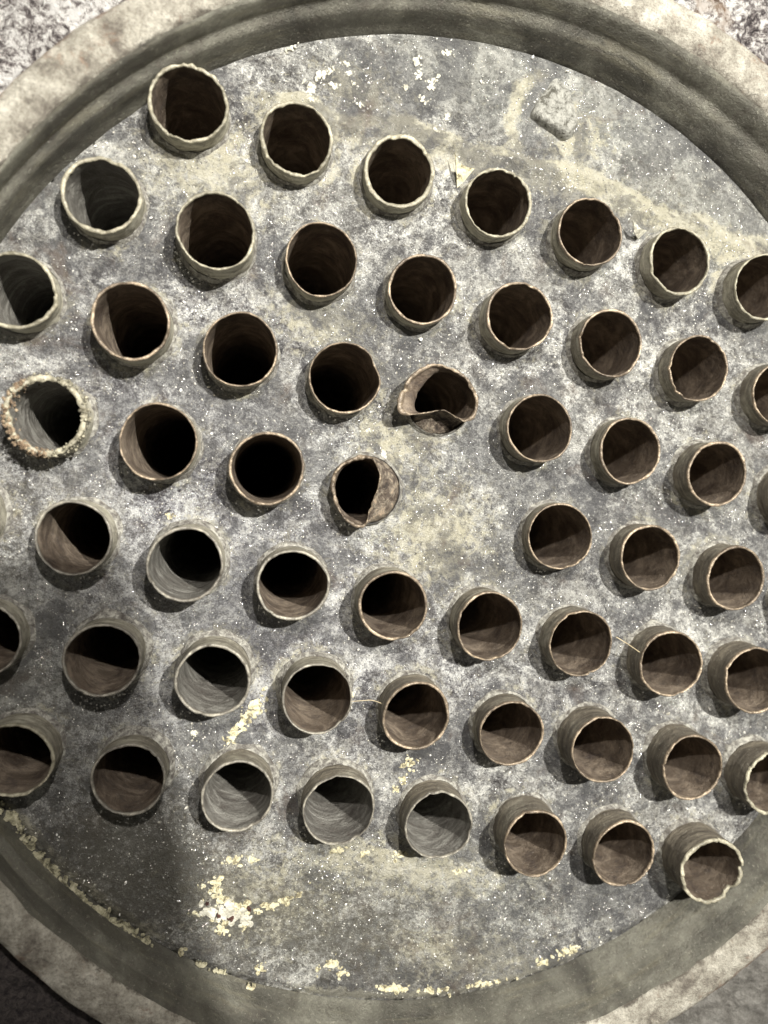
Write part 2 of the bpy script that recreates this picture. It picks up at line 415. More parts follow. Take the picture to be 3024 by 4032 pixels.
def gauss(x, y, cx, cy, rx, ry=None, rot=0.0):
    ry = ry or rx
    c, s = math.cos(rot), math.sin(rot)
    u, v = (x - cx) * c + (y - cy) * s, -(x - cx) * s + (y - cy) * c
    return np.exp(-(u / rx) ** 2 - (v / ry) ** 2)

def sheet_height(x, y):
    h = 0.022 * fbm(x * 0.9, y * 0.9, 0, 11) + 0.012 * fbm(x * 4, y * 4, 0, 12)
    for (cx, cy) in ALLT:
        d = np.hypot(x - cx, y - cy)
        m = d < 0.75
        if m.any():
            dd = d[m]
            h[m] += (0.035 + 0.02 * vnoise(x[m] * 5, y[m] * 5, 0, 31)) * np.exp(-((dd - 0.36) / 0.10) ** 2) * (dd > 0.2)
    # ridge of scale along the top row and the shallow washed band above it
    ridge = np.interp(x, [0.2, 0.7, 1.5, 2.0, 2.7, 3.4, 3.9, 4.7, 5.6, 6.4], [0.5, 0.44, 0.42, 0.50, 0.50, 0.56, 0.62, 0.50, 0.46, 0.42])
    h += (0.05 + 0.03 * vnoise(x * 9, y * 9, 0, 41)) * np.exp(-((y - ridge - 0.05 * vnoise(x * 3, y * 0, 0, 43)) / 0.075) ** 2) * sstep(0.4, 0.8, x)
    h += 0.03 * gauss(x, y, 2.95, 1.05, 0.10, 0.45, -0.15)
    return h

def build_sheet():
    st = 0.034
    n = int(2 * PR / st) + 3
    xs = PC[0] - PR - st + np.arange(n) * (2 * (PR + st) / (n - 1))
    ys = PC[1] - PR - st + np.arange(n) * (2 * (PR + st) / (n - 1))
    X, Y = np.meshgrid(xs, ys)
    x, y = X.ravel(), Y.ravel()
    d = np.hypot(x - PC[0], y - PC[1])
    edge = np.abs(d - PR) < st * 0.75
    f = np.where(edge, PR / d, 1.0)
    x = PC[0] + (x - PC[0]) * f
    y = PC[1] + (y - PC[1]) * f
    kill = (d > PR + st * 0.74)
    for (cx, cy), rt in zip(ALLT, ALLR):
        dd = np.hypot(x - cx, y - cy)
        k = dd < rt - 0.008
        kill |= k
        s = (dd >= rt - 0.008) & (dd < rt + 0.030)
        x = np.where(s, cx + (x - cx) / np.maximum(dd, 1e-6) * (rt + 0.013), x)
        y = np.where(s, cy + (y - cy) / np.maximum(dd, 1e-6) * (rt + 0.013), y)
    z = sheet_height(x, y)
    d = np.hypot(x - PC[0], y - PC[1])
    z = z - 0.05 * sstep(PR - 0.10, PR, d)
    idx = -np.ones(n * n, int)
    keep = ~kill
    idx[keep] = np.arange(keep.sum())
    I = idx.reshape(n, n)
    a, b, c, e = I[:-1, :-1].ravel(), I[:-1, 1:].ravel(), I[1:, 1:].ravel(), I[1:, :-1].ravel()
    q = np.stack([a, b, c, e], 1)
    full = q[(q >= 0).all(1)].tolist()
    tri = [[v for v in r if v >= 0] for r in q[(q >= 0).sum(1) == 3].tolist()]
    x, y, z = x[keep], y[keep], z[keep]
    # stain map: the plate's own deposits, plus left-edge shadow painted in as dark tone
    ridge = np.interp(x, [0.2, 0.7, 1.5, 2.0, 2.7, 3.4, 3.9, 4.7, 5.6, 6.4], [0.3, 0.3, 0.36, 0.46, 0.42, 0.50, 0.56, 0.46, 0.42, 0.4])
    cream = 1.0 * np.exp(-((y - ridge) / 0.20) ** 2) * sstep(0.3, 0.7, x)
    cream = np.maximum(cream, 1.5 * np.exp(-((y - ridge - 0.12 - 0.05 * vnoise(x * 3, y * 0, 0, 43)) / 0.07) ** 2) * sstep(0.5, 0.9, x))
    sx = np.interp(y, [0.5, 0.9, 1.3, 1.55], [3.25, 3.0, 3.02, 3.25])
    cream = np.maximum(cream, 1.3 * np.exp(-((x - sx) / 0.085) ** 2) * sstep(0.4, 0.6, y) * (1 - sstep(1.45, 1.6, y)))
    for g in ((3.2, -3.3, .75, .7), (2.6, -2.45, .5, .35), (2.3, -7.3, .9, .5), (3.6, -6.75, 1.5, .35), (1.5, 0.75, .5, .3),
              (0.3, -0.4, .7, .5), (4.6, -7.6, 1.2, .35), (1.6, -1.5, .6, .3), (3.7, 0.95, .4, .35)):
        cream = np.maximum(cream, 0.9 * gauss(x, y, *g))
    dr = np.hypot(x - PC[0], y - PC[1])
    an = np.degrees(np.arctan2(y - PC[1], x - PC[0]))
    arc = np.maximum(sstep(-140, -132, an) * (1 - sstep(-118, -108, an)) , 0.75 * sstep(-100, -90, an) * (1 - sstep(-62, -52, an)))
    cream = np.maximum(cream, 1.7 * np.exp(-((dr - PR + 0.07) / 0.06) ** 2) * arc)
    for (cx, cy) in ALLT:
        dd = np.hypot(x - cx, y - cy)
        cream = np.maximum(cream, 0.55 * np.exp(-((dd - 0.40) / 0.06) ** 2) * (vnoise(x * 2, y * 2, 0, 5) + 0.6))
    mott = np.clip(gauss(x, y, 0.7, -4.2, 1.7, 2.3, 0.3) * 1.3 + 0.4 * gauss(x, y, 3.2, -4.6, 3, 1.0), 0, 1)
    smooth = np.clip(1.1 * gauss(x, y, 3.0, 1.3, 1.9, 0.55) + 1.1 * gauss(x, y, 5.6, 0.55, 1.2, 0.45, -0.4)
                     + 0.8 * gauss(x, y, -0.8, -0.9, 0.7, 0.5) + 0.9 * gauss(x, y, -0.6, -5.4, 1.3, 0.9)
                     + 0.9 * gauss(x, y, 6.6, 0.0, .6, .5) + 0.5 * gauss(x, y, 5.0, -6.9, 1.0, 0.5), 0, 1)
    grime_shade = np.clip(0.75 * gauss(x, y, 2.9, -7.5, 1.5, 0.6) + 1.0 * gauss(x, y, 0.9, -7.0, 0.9, 0.9)
                    + 0.45 * gauss(x, y, 4.9, 0.75, 0.8, 0.4) + 0.5 * gauss(x, y, -0.9, -4.6, 0.9, 1.6)  # left-edge blob paints a cast shadow into the plate colour
                    + 0.25 * gauss(x, y, 0.2, -5.8, 0.8, 0.5), 0, 1)
    zones = np.stack([cream, mott, smooth, grime_shade], 1)
    return obj('plate', np.stack([x, y, z], 1), full + tri, M_SHEET, None, True, zones=zones)

exch = empty('tube_sheet', (PC[0], PC[1], 0))
tag(exch, 'round grey scale-mottled steel plate that all the open tubes stand out of', 'tube sheet')
pl = build_sheet()
pl.parent = exch
pl.matrix_parent_inverse = Matrix.Translation(-Vector((PC[0], PC[1], 0)) * S)
def to_sheet(o):
    o.parent = exch
    o.matrix_parent_inverse = Matrix.Translation(-Vector((PC[0], PC[1], 0)) * S)
    return o

# ---------------------------------------------------------------- shell ring around the sheet
def revolve(name, prof, mat, parent, nseg=720, seed=0, amp=0.012, closed=False, sub=4):
    pr = []
    for i in range(len(prof) - 1):
        (r0, z0), (r1, z1) = prof[i], prof[i + 1]
        k = max(1, int(math.hypot(r1 - r0, z1 - z0) / 0.03))
        for j in range(k):
            pr.append((r0 + (r1 - r0) * j / k, z0 + (z1 - z0) * j / k))
    pr.append(prof[-1])
    pr = np.array(pr)
    th = np.arange(nseg) * 2 * np.pi / nseg
    m = len(pr)
    V = np.zeros((m, nseg, 3))
    for i, (r, z) in enumerate(pr):
        cx = 3.28 + 0.36 * max(z, 0) * 0.8
        cy = -3.28 + 0.08 * max(z, 0)
        nx, ny = np.cos(th), np.sin(th)
        d = amp * (fbm(nx * r * 1.3, ny * r * 1.3, z * 1.3, seed) + 0.7 * fbm(nx * r * 5, ny * r * 5, z * 5, seed + 7))
        dz = amp * (fbm(nx * r * 1.6, ny * r * 1.6, z * 2, seed + 20) + 0.7 * fbm(nx * r * 6, ny * r * 6, z * 6, seed + 27))
        V[i, :, 0] = cx + nx * (r + d)
        V[i, :, 1] = cy + ny * (r + d)
        V[i, :, 2] = z + dz
    F = []
    for i in range(m - 1):
        for j in range(nseg):
            k = (j + 1) % nseg
            F.append((i * nseg + j, i * nseg + k, (i + 1) * nseg + k, (i + 1) * nseg + j))
    return obj(name, V.reshape(-1, 3), F, mat, parent)

shell = empty('shell_flange', (PC[0], PC[1], 0))
tag(shell, 'thick weathered round steel rim rising around the plate of tubes', 'flange')
def to_shell(o):
    o.parent = shell
    o.matrix_parent_inverse = Matrix.Translation(-Vector((PC[0], PC[1], 0)) * S)
    return o
WALLP = [(4.962, -0.09), (4.975, -0.055), (5.00, 0.02), (5.03, 0.14), (5.055, 0.21), (5.09, 0.235), (5.125, 0.25), (5.14, 0.33), (5.175, 0.44), (5.20, 0.475), (5.26, 0.47)]
LIPP = [(5.20, 0.36), (5.203, 0.465), (5.215, 0.487), (5.25, 0.515), (5.36, 0.53), (5.50, 0.525), (5.575, 0.50), (5.60, 0.44), (5.61, 0.25), (5.62, 0.0)]
to_shell(revolve('inner_wall', WALLP, M_WALL, None, seed=40, amp=0.014))
to_shell(revolve('lip', LIPP, M_LIP, None, seed=60, amp=0.022))

# ---------------------------------------------------------------- what lies outside the rim
def build_ground():
    st = 0.055
    xs = np.arange(-5.5, 12.5, st); ys = np.arange(-12.5, 6.5, st)
    X, Y = np.meshgrid(xs, ys)
    x, y = X.ravel(), Y.ravel()
    d = np.hypot(x - 3.36, y + 3.26)
    z = 0.14 + 0.10 * fbm(x * 1.1, y * 1.1, 0, 80) + 0.075 * fbm(x * 5, y * 5, 0, 81) + 0.03 * vnoise(x * 14, y * 14, 0, 84)
    z = np.where(d < 5.72, z - 0.10, z)
    n, m = X.shape
    I = np.arange(n * m).reshape(n, m)
    q = np.stack([I[:-1, :-1].ravel(), I[:-1, 1:].ravel(), I[1:, 1:].ravel(), I[1:, :-1].ravel()], 1)
    q = q[(d[q] > 5.40).all(1)]
    return obj('ground', np.stack([x, y, z], 1), q.tolist(), M_GROUND)
g = build_ground()
tag(g, kind='structure')

# ---------------------------------------------------------------- tubes
NSEG = 112
TH = np.arange(NSEG) * 2 * np.pi / NSEG

def ring_mesh(rings, closed_end=False):
    m = len(rings)
    V = np.concatenate(rings, 0)
    F = []
    for i in range(m - 1):
        a, b = i * NSEG, (i + 1) * NSEG
        for j in range(NSEG):
            k = (j + 1) % NSEG
            F.append((a + j, a + k, b + k, b + j))
    if closed_end:
        F.append(tuple(range((m - 1) * NSEG, m * NSEG)))
    return V, F

def resample(poly, c):
    """closed outline -> NSEG offsets from c, spaced by angle of a matching circle point"""
    p = np.array(poly + [poly[0]])
    seg = np.hypot(*(p[1:] - p[:-1]).T)
    s = np.r_[0, np.cumsum(seg)]
    t = np.linspace(0, s[-1], NSEG, endpoint=False)
    q = np.stack([np.interp(t, s, p[:, 0]), np.interp(t, s, p[:, 1])], 1)
    for _ in range(9):
        q = (np.roll(q, 1, 0) + 2 * q + np.roll(q, -1, 0)) / 4
    q = q - np.array(c)
    if (q[:, 0] * np.roll(q[:, 1], -1) - q[:, 1] * np.roll(q[:, 0], -1)).sum() < 0:
        q = q[::-1]
    # start near angle zero
    k = np.argmin(np.abs(np.arctan2(q[:, 1], q[:, 0])) + (q[:, 0] < 0) * 9)
    return np.roll(q, -k, 0)

def make_tube(i, j, x, y, h, r, label, seed, wall=0.028, rag=0.006, rimmat=None, inmat=None, crust=0.004,
              shape=None, neck=None, collar=1.0, dent=None, tilt=(0, 0), outmat=None):
    t = empty('tube', (x, y, 0))
    tag(t, label, 'tube', 'open tubes standing in the tube sheet')
    nx, ny = np.cos(TH), np.sin(TH)
    ell = 1 + 0.016 * np.cos(2 * TH + seed) + 0.009 * np.cos(3 * TH + seed * 2) + 0.004 * np.cos(5 * TH + seed * 3)
    jag = rag * (1.3 * vnoise(nx * 9, ny * 9, seed, 3) + 0.9 * vnoise(nx * 22, ny * 22, seed, 4)) + rag * 0.9 * fbm(nx * 1.5, ny * 1.5, seed, 5)
    q_ = np.random.RandomState(int(seed * 10) + 3)
    for _ in range(q_.randint(2, 6)):          # nicks and small bites out of the edge
        a_, w_, d_ = q_.rand() * 6.283, q_.uniform(0.03, 0.13), q_.uniform(0.008, 0.03) * (1 + rag * 60)
        jag = jag - d_ * np.exp(-(np.angle(np.exp(1j * (TH - a_))) / w_) ** 2)
    top = h + jag
    def section(z, rad, off=0.0):
        """outline at height z (array or number) for nominal radius rad"""
        z = np.broadcast_to(np.asarray(z, float), TH.shape)
        R = rad * ell
        if dent is not None:
            a, amt, wdt = dent
            da = np.angle(np.exp(1j * (TH - a)))
            R = R - amt * np.exp(-(da / wdt) ** 2) * sstep(-0.35, 1.0, z / h)
        px, py = nx * R, ny * R
        if shape is not None:
            k = sstep(0.10, 1.0, z / h)
            sh = shape * (1 - off)
            if neck is not None:
                kk = sstep(0.55, 1.0, z / h)
                sh = (neck * (1 - kk)[:, None] + shape * kk[:, None])* (1 - off)
                k = sstep(0.0, 0.55, z / h)
            px = px * (1 - k) + sh[:, 0] * k
            py = py * (1 - k) + sh[:, 1] * k
        px = px + tilt[0] * z
        py = py + tilt[1] * z
        return np.stack([px, py, z], 1)
    def rough(ringv, amp, s2):
        d = amp * (fbm(ringv[:, 0] * 7 + seed, ringv[:, 1] * 7, ringv[:, 2] * 7, s2) + 0.6 * vnoise(ringv[:, 0] * 24 + seed, ringv[:, 1] * 24, ringv[:, 2] * 24, s2))
        out = ringv.copy()
        out[:, 0] += nx * d
        out[:, 1] += ny * d
        return out
    # outer wall, slightly waisted just above the expanded foot, as the rolled tubes are
    nz = 12
    rings = []
    for q in range(nz + 1):
        u = q / nz
        z = -0.10 + (top - 0.016 + 0.10) * u
        rr = r * (1.0 + 0.015 * math.exp(-((u - 0.30) / 0.12) ** 2) - 0.008 * math.exp(-((u - 0.6) / 0.2) ** 2))
        rings.append(rough(section(z, rr), crust, 50))
    V, F = ring_mesh(rings)
    obj('outer_wall', V, F, outmat or M_OUT, t)
    # bore
    ri = r - wall
    rings = []
    off = wall / r
    for q, u in enumerate([1, .96, .9, .8, .65, .5, .35, .2, .05, -.1, -.4, -.8, -1.3, -2, -3.5, -6, -9, -14]):
        z = (top - 0.016) * u if u > 0 else u * h * np.ones(NSEG)
        rings.append(rough(section(z, ri, off), crust * 0.8, 55))
    V, F = ring_mesh(rings, True)
    F = [f[::-1] for f in F]
    obj('bore', V, F, inmat or M_IN_R, t)
    # cut edge
    rings = []
    for (dr, dz) in ((0.002, -0.024), (0.003, -0.008), (-0.002, 0.001), (-wall * 0.5, 0.004), (-wall + 0.001, 0.0), (-wall - 0.003, -0.008), (-wall - 0.002, -0.024)):
        o_ = -dr / r
        rings.append(rough(section(top + dz, r + dr, o_), crust * 1.3, 50 if dr > -wall * .4 else 55))
    V, F = ring_mesh(rings)
    obj('cut_edge', V, F, rimmat or M_RIM_B, t)
    # scale collar at the foot
    if collar > 0:
        rings = []
        for (dr, dz) in ((0.0, 0.085), (0.010, 0.075), (0.018, 0.055), (0.026, 0.045), (0.036, 0.028), (0.050, -0.05)):
            v = section(np.full(NSEG, dz * collar), r)
            v[:, 0] = nx * (r + dr * collar * (1 + 0.35 * vnoise(nx * 3, ny * 3, seed, 9)))
            v[:, 1] = ny * (r + dr * collar * (1 + 0.35 * vnoise(nx * 3, ny * 3, seed, 9)))
            v[:, 2] += 0.012 * vnoise(nx * 6, ny * 6, seed + 2, 9)
            rings.append(rough(v, 0.006, 58))
        V, F = ring_mesh(rings)
        obj('foot_collar', V, F, M_COLLAR, t)
    return t

ORD = ['first', 'second', 'third', 'fourth', 'fifth', 'sixth', 'seventh', 'eighth', 'ninth']
ROWN = ['top row', 'second row from top', 'third row from top', 'middle row',
        'third row from bottom', 'second row from bottom', 'bottom row']
rows = {}
for k in [(a, b) for (a, b, *_r) in TUBES] + [(2, 2), (1, 3)]:
    rows.setdefault(k[1], []).append(k[0])
for k in rows: rows[k].sort()

LOOK = {(0, 0): 'tall pale tube with chipped cream rim', (-1, 1): 'pale crusted tube with lit grey bore side', (-2, 2): 'cream crusted tube cut by left photo edge',
        (-2, 3): 'tube caked with tan rust', (1, 2): 'tube with slightly dented oval mouth', (6, 0): 'brown tube half cut by right photo edge',
        (4, 6): 'tube with thick jagged yellowish rim', (-1, 6): 'short tube with grey swirled bore', (0, 6): 'dull tube with smooth grey bore',
        (1, 6): 'tube with scuffed bore and peeling rim', (-3, 6): 'dark blurred tube at lower left', (-3, 5): 'dark tube cut by left photo edge',
        (-3, 4): 'sliver of tube at the left photo edge', (6, 3): 'thin sliver of tube at photo edge', (6, 2): 'sliver of brown tube at photo edge',
        (5, 5): 'tube with rough yellow rim at photo edge', (-1, 4): 'stubby tube with pale scored bore', (-1, 5): 'stubby tube with brown scored bore'}
def label_for(k):
    row = rows[k[1]]
    n = row.index(k[0])
    pos = ORD[n] if n < len(row) - 1 else 'last'
    look = LOOK.get(k)
    if not look:
        x, y = k[0], k[1]
        look = 'pale scaled tube with dark bore' if (y <= 1 and x <= 3) else ('brown tube with thin bright rim' if x >= 3 else 'grey brown tube with thin rim')
    return '%s, %s from left in %s' % (look, pos, ROWN[k[1]])

CRUSTY = {(0, 0): (0.045, 0.016), (-1, 1): (0.040, 0.007), (-2, 2): (0.046, 0.016), (-2, 3): (0.055, 0.022), (1, 0): (0.040, 0.012),
          (2, 0): (0.042, 0.010), (3, 0): (0.036, 0.010), (0, 1): (0.036, 0.006), (4, 6): (0.048, 0.020), (5, 5): (0.045, 0.018), (5, 0): (0.030, 0.009),
          (-3, 6): (0.040, 0.010), (6, 0): (0.032, 0.009)}
GREY = {(-2, 3), (-1, 4), (-1, 5), (-1, 6), (0, 6), (1, 6), (-2, 2), (-1, 1)}
for n, (i, j, x, y, h, r) in enumerate(TUBES):
    wl, rg = CRUSTY.get((i, j), (0.026, 0.006))
    wl, rg = wl * (0.50 + 0.38 * _hash(i + 9, j, 3, 7)), rg * 0.7
    rim = M_RIM_C if (i, j) in CRUSTY else (M_RIM_G if (j >= 4 and i <= 0) or (i, j) in ((-1, 5), (1, 6)) else M_RIM_B)
    kw = {}
    if (i, j) == (1, 2): kw['dent'] = (0.62, 0.040, 0.35)
    if (i, j) in ((-1, 4), (-1, 5), (-1, 6), (0, 6), (-2, 5), (-2, 6), (0, 5)): kw['collar'] = 1.35
    make_tube(i, j, x, y, h, r, label_for((i, j)), n * 1.7, wall=wl, rag=rg, rimmat=rim,
              inmat=M_IN_G if (i, j) in GREY else M_IN_R, crust=(0.016 if (i, j) == (-2, 3) else 0.008) if (i, j) in CRUSTY else 0.005, **kw)

c22, c13 = (2.917, -1.975), (2.406, -3.017)
make_tube(2, 2, *c22, 0.30, 0.339, 'crushed tube with torn front lip folded inward, just above the gap without a tube', 3.3,
          wall=0.030, rag=0.012, rimmat=M_RIM_B, inmat=M_IN_R, outmat=M_CRUSH, crust=0.013, shape=resample(O22, c22), neck=resample(N22, c22))
make_tube(1, 3, *c13, 0.28, 0.339, 'crushed tube flattened to a narrow leaf shape, left of the gap without a tube', 5.1,
          wall=0.030, rag=0.012, rimmat=M_RIM_B, inmat=M_IN_R, outmat=M_CRUSH, crust=0.013, shape=resample(O13, c13))

# ---------------------------------------------------------------- crusts stuck to the sheet
def crumbs(name, cx, cy, rx, ry, rot, th, mat, seed):
    """patch of old coating: overlapping angular platelets with a few crumbs around it"""
    q = np.random.RandomState(int(seed * 10) + 5)
    V, F = [], []
    k = int(10 + 420 * (rx * ry) ** 0.72)
    sm = math.sqrt(rx * ry)
    for n in range(k):
        far = q.rand() < 0.18
        u, v = q.normal(0, 0.42, 2) * (1.9 if far else 1.0)
        x, y = u * rx, v * ry
        X, Y = cx + x * math.cos(rot) - y * math.sin(rot), cy + x * math.sin(rot) + y * math.cos(rot)
        s_ = sm * q.uniform(0.10, 0.42) * (0.45 if far else 1.0) + 0.004
        m = q.randint(5, 9)
        base = float(sheet_height(np.array([X]), np.array([Y]))[0])
        a0, el, r2 = q.rand() * 6.28, q.uniform(0.45, 1), q.rand() * 3.14
        nx_, ny_ = q.normal(0, 0.08), q.normal(0, 0.08)
        ring = []
        for j in range(m):
            a = a0 + j / m * 2 * math.pi
            rr = s_ * q.uniform(0.65, 1.25)
            px, py = rr * math.cos(a), rr * math.sin(a) * el
            ring.append((px * math.cos(r2) - py * math.sin(r2), px * math.sin(r2) + py * math.cos(r2)))
        o0 = len(V)
        zt = base + th * q.uniform(0.5, 1.6)
        for (px, py) in ring: V.append((X + px, Y + py, base - 0.02))
        for (px, py) in ring: V.append((X + px * .93, Y + py * .93, zt + nx_ * px + ny_ * py))
        V.append((X, Y, zt + th * 0.3))
        for j in range(m):
            j2 = (j + 1) % m
            F.append((o0 + j, o0 + j2, o0 + m + j2, o0 + m + j))
            F.append((o0 + m + j, o0 + m + j2, o0 + 2 * m))
    return to_sheet(obj(name, V, F, mat, None, False))

rs = np.random.RandomState(4)
YEL = [  # x, y, rx, ry, rot
    (1.82, -5.36, .055, .13, -.45), (1.78, -5.46, .05, .12, -.45), (1.73, -5.56, .05, .12, -.4), (1.69, -5.66, .05, .10, -.4), (1.64, -5.75, .065, .06, 0),
    (1.84, -7.20, .06, .13, .3), (1.93, -7.34, .10, .08, .2), (2.10, -7.42, .12, .07, .5), (1.99, -7.60, .07, .09, .1), (1.72, -7.50, .06, .04, 0),
    (2.34, -7.36, .12, .045, .35), (2.52, -7.27, .14, .035, .5), (2.66, -7.18, .07, .03, .55), (1.98, -6.93, .10, .05, .2), (2.15, -6.88, .08, .04, .2),
    (1.72, -7.22, .035, .03, 0), (2.22, -7.55, .05, .05, 0), (1.66, -7.90, .04, .05, 0), (2.47, -7.97, .055, .05, 0), (2.42, -8.18, .05, .03, 0),
    (3.18, -7.86, .085, .055, .3), (3.30, -7.92, .05, .06, 0), (3.05, -7.92, .03, .03, 0), (3.50, -5.66, .05, .08, .2), (3.47, -5.83, .04, .06, -.4),
    (3.42, -5.95, .05, .035, 0), (2.74, -5.05, .03, .03, 0), (2.98, -6.68, .09, .035, .1), (3.62, -6.62, .09, .04, .2), (3.25, -6.66, .06, .035, .2),
    (4.30, -6.72, .06, .03, .3), (0.62, -3.70, .03, .03, 0), (5.70, -7.42, .17, .045, .48), (5.50, -7.55, .10, .04, .45),
    (4.9, -7.86, .22, .03, .25), (4.4, -7.98, .20, .03, .15), (3.9, -8.03, .25, .03, .05),
    (-0.20, -6.80, .14, .07, -.75), (0.02, -7.03, .12, .045, -.75), (0.26, -7.25, .16, .06, -.65), (0.50, -7.43, .14, .06, -.6),
    (0.72, -7.56, .17, .06, -.55), (0.92, -7.68, .07, .05, -.5), (1.09, -7.745, .09, .065, -.4), (1.27, -7.84, .12, .05, -.5),
    (1.9, -8.02, .06, .035, -.3), (2.08, -8.06, .05, .03, -.2)]
for k, (x, y, rx, ry, ro) in enumerate(YEL):
    seam = k >= len(YEL) - 10
    crumbs('yellow_crust', x, y, rx * (1.7 if seam else 1.2), ry * (0.75 if seam else 1.1), ro, 0.003 if seam else 0.004, M_SEAM if seam else M_YEL, k * 3.1)
CHIP = [(2.05, -7.42, .13, .10, .3), (1.86, -7.46, .12, .08, .2), (2.22, -7.50, .10, .07, -.3), (1.30, -5.72, .03, .05, .3), (1.07, .76, .09, .045, .9), (1.16, .86, .05, .03, .3), (1.01, .62, .05, .09, .4), (1.22, .72, .05, .03, 0), (1.06, .50, .05, .03, .5),
        (1.95, 1.20, .05, .07, .3), (2.00, 1.07, .04, .05, .8), (2.15, 1.05, .04, .09, -.3), (2.10, .87, .05, .04, .2), (2.22, 1.38, .07, .03, .2),
        (1.90, .92, .035, .03, 0), (1.33, .88, .03, .03, 0), (2.36, .78, .03, .06, .3), (1.50, .62, .04, .025, .4), (.75, .92, .06, .025, .4),
        (1.28, .95, .05, .03, .2), (1.40, .80, .025, .02, 0), (2.28, .62, .035, .025, 0), (2.50, -2.62, .03, .09, .4), (2.28, -2.45, .05, .03, .3), (0.55, .95, .05, .02, .4)]
for k, (x, y, rx, ry, ro) in enumerate(CHIP):
    crumbs('pale_chip', x, y, rx * 1.1, ry * 1.1, ro, 0.007, M_CHIP, 100 + k * 2.3)
_AT = np.array(ALLT)
def grit():
    q = np.random.RandomState(12)
    V, F = [], []
    n = 0
    while n < 4200:
        a, rr = q.rand() * 2 * math.pi, PR * math.sqrt(q.rand()) * 0.99
        x, y = PC[0] + rr * math.cos(a), PC[1] + rr * math.sin(a)
        if ((_AT[:, 0] - x) ** 2 + (_AT[:, 1] - y) ** 2).min() < 0.385 ** 2: continue
        dens = 0.35 + 2.2 * float(fbm(x * 1.5, y * 1.5, 0, 95))
        if q.rand() > dens: continue
        s = 0.004 + 0.009 * q.rand() ** 3 + (0.012 if q.rand() > 0.985 else 0)
        z = float(sheet_height(np.array([x]), np.array([y]))[0])
        nx, ny, nz = q.normal(0, .35), q.normal(0, .35), 1.0
        el, ro = q.uniform(0.4, 1.0), q.rand() * 6.28
        m = 5
        o0 = len(V)
        for k in range(m):
            t = k / m * 2 * math.pi
            u, v = math.cos(t) * s * q.uniform(.6, 1.2), math.sin(t) * s * el * q.uniform(.6, 1.2)
            X, Y = u * math.cos(ro) - v * math.sin(ro), u * math.sin(ro) + v * math.cos(ro)
            V.append((x + X, y + Y, z + s * 0.55 - (nx * X + ny * Y)))
        V.append((x, y, z + s * 0.9)); V.append((x, y, z - s))
        for k in range(m):
            F.append((o0 + k, o0 + (k + 1) % m, o0 + m)); F.append((o0 + (k + 1) % m, o0 + k, o0 + m + 1))
        n += 1
    return V, F
_v, _f = grit()
gm = mat_plain('mineral_grit', [(0.40, (0.30, 0.28, 0.22)), (0.5, (0.62, 0.60, 0.52)), (0.6, (0.88, 0.87, 0.82))], 3, 0.35, 0.0)
gm.node_tree.nodes['Principled BSDF'].inputs['Specular IOR Level'].default_value = 0.9
go = obj('loose_grit', _v, _f, gm, None, smooth=False)
tag(to_sheet(go), 'pale mineral grit scattered over the plate', None, None, 'stuff')
RED = [(2.05, -7.50, .05, .022, .4), (1.94, -7.49, .02, .03, 0), (2.22, -7.37, .04, .02, -.4), (1.80, -7.38, .025, .018, .6)]
for k, (x, y, rx, ry, ro) in enumerate(RED):
    crumbs('brown_fleck', x, y, rx * .8, ry * .8, ro, 0.024, mat_plain('red_fleck', [(0.4, (0.06, 0.03, 0.025)), (0.6, (0.15, 0.075, 0.06))], 12) if k == 0 else bpy.data.materials['red_fleck'], 200 + k)

# rust scabs on the rim of the encrusted tube at left
def scabs(cx, cy, h, r, a0, a1, n, mat, seed):
    q = np.random.RandomState(seed)
    VV, FF = [], []
    for k in range(n):
        a = a0 + (a1 - a0) * q.rand()
        rr = r + q.uniform(-0.03, 0.045)
        c = np.array([cx + rr * math.cos(a), cy + rr * math.sin(a), h * (1.04 - 0.55 * q.rand() ** 1.6)])
        s = 0.006 + 0.014 * q.rand() ** 2
        o0 = len(VV)
        for (u, v) in [(0, 1), (0, -1)]: VV.append(c + np.array([0, 0, v * s * 0.7]))
        for m in range(7):
            t = m / 7 * 2 * math.pi
            VV.append(c + s * q.uniform(0.7, 1.3) * np.array([math.cos(t), math.sin(t), q.uniform(-.3, .3)]))
        for m in range(7):
            FF.append((o0, o0 + 2 + m, o0 + 2 + (m + 1) % 7)); FF.append((o0 + 1, o0 + 2 + (m + 1) % 7, o0 + 2 + m))
    return VV, FF
for o in [o for o in bpy.data.objects if o.get('label', '').startswith('tube caked')]:
    x, y = o.location.x / S, o.location.y / S
    V, F = scabs(0, 0, 0.38, 0.325, 2.3, 5.0, 420, M_RUST, 3)
    obj('rust_scab', V, F, M_RUST, o, smooth=False)
    V, F = scabs(0, 0, 0.38, 0.325, -1.2, 2.9, 220, M_RIM_C, 5)
    obj('scale_scab', V, F, M_RIM_C, o, smooth=True)

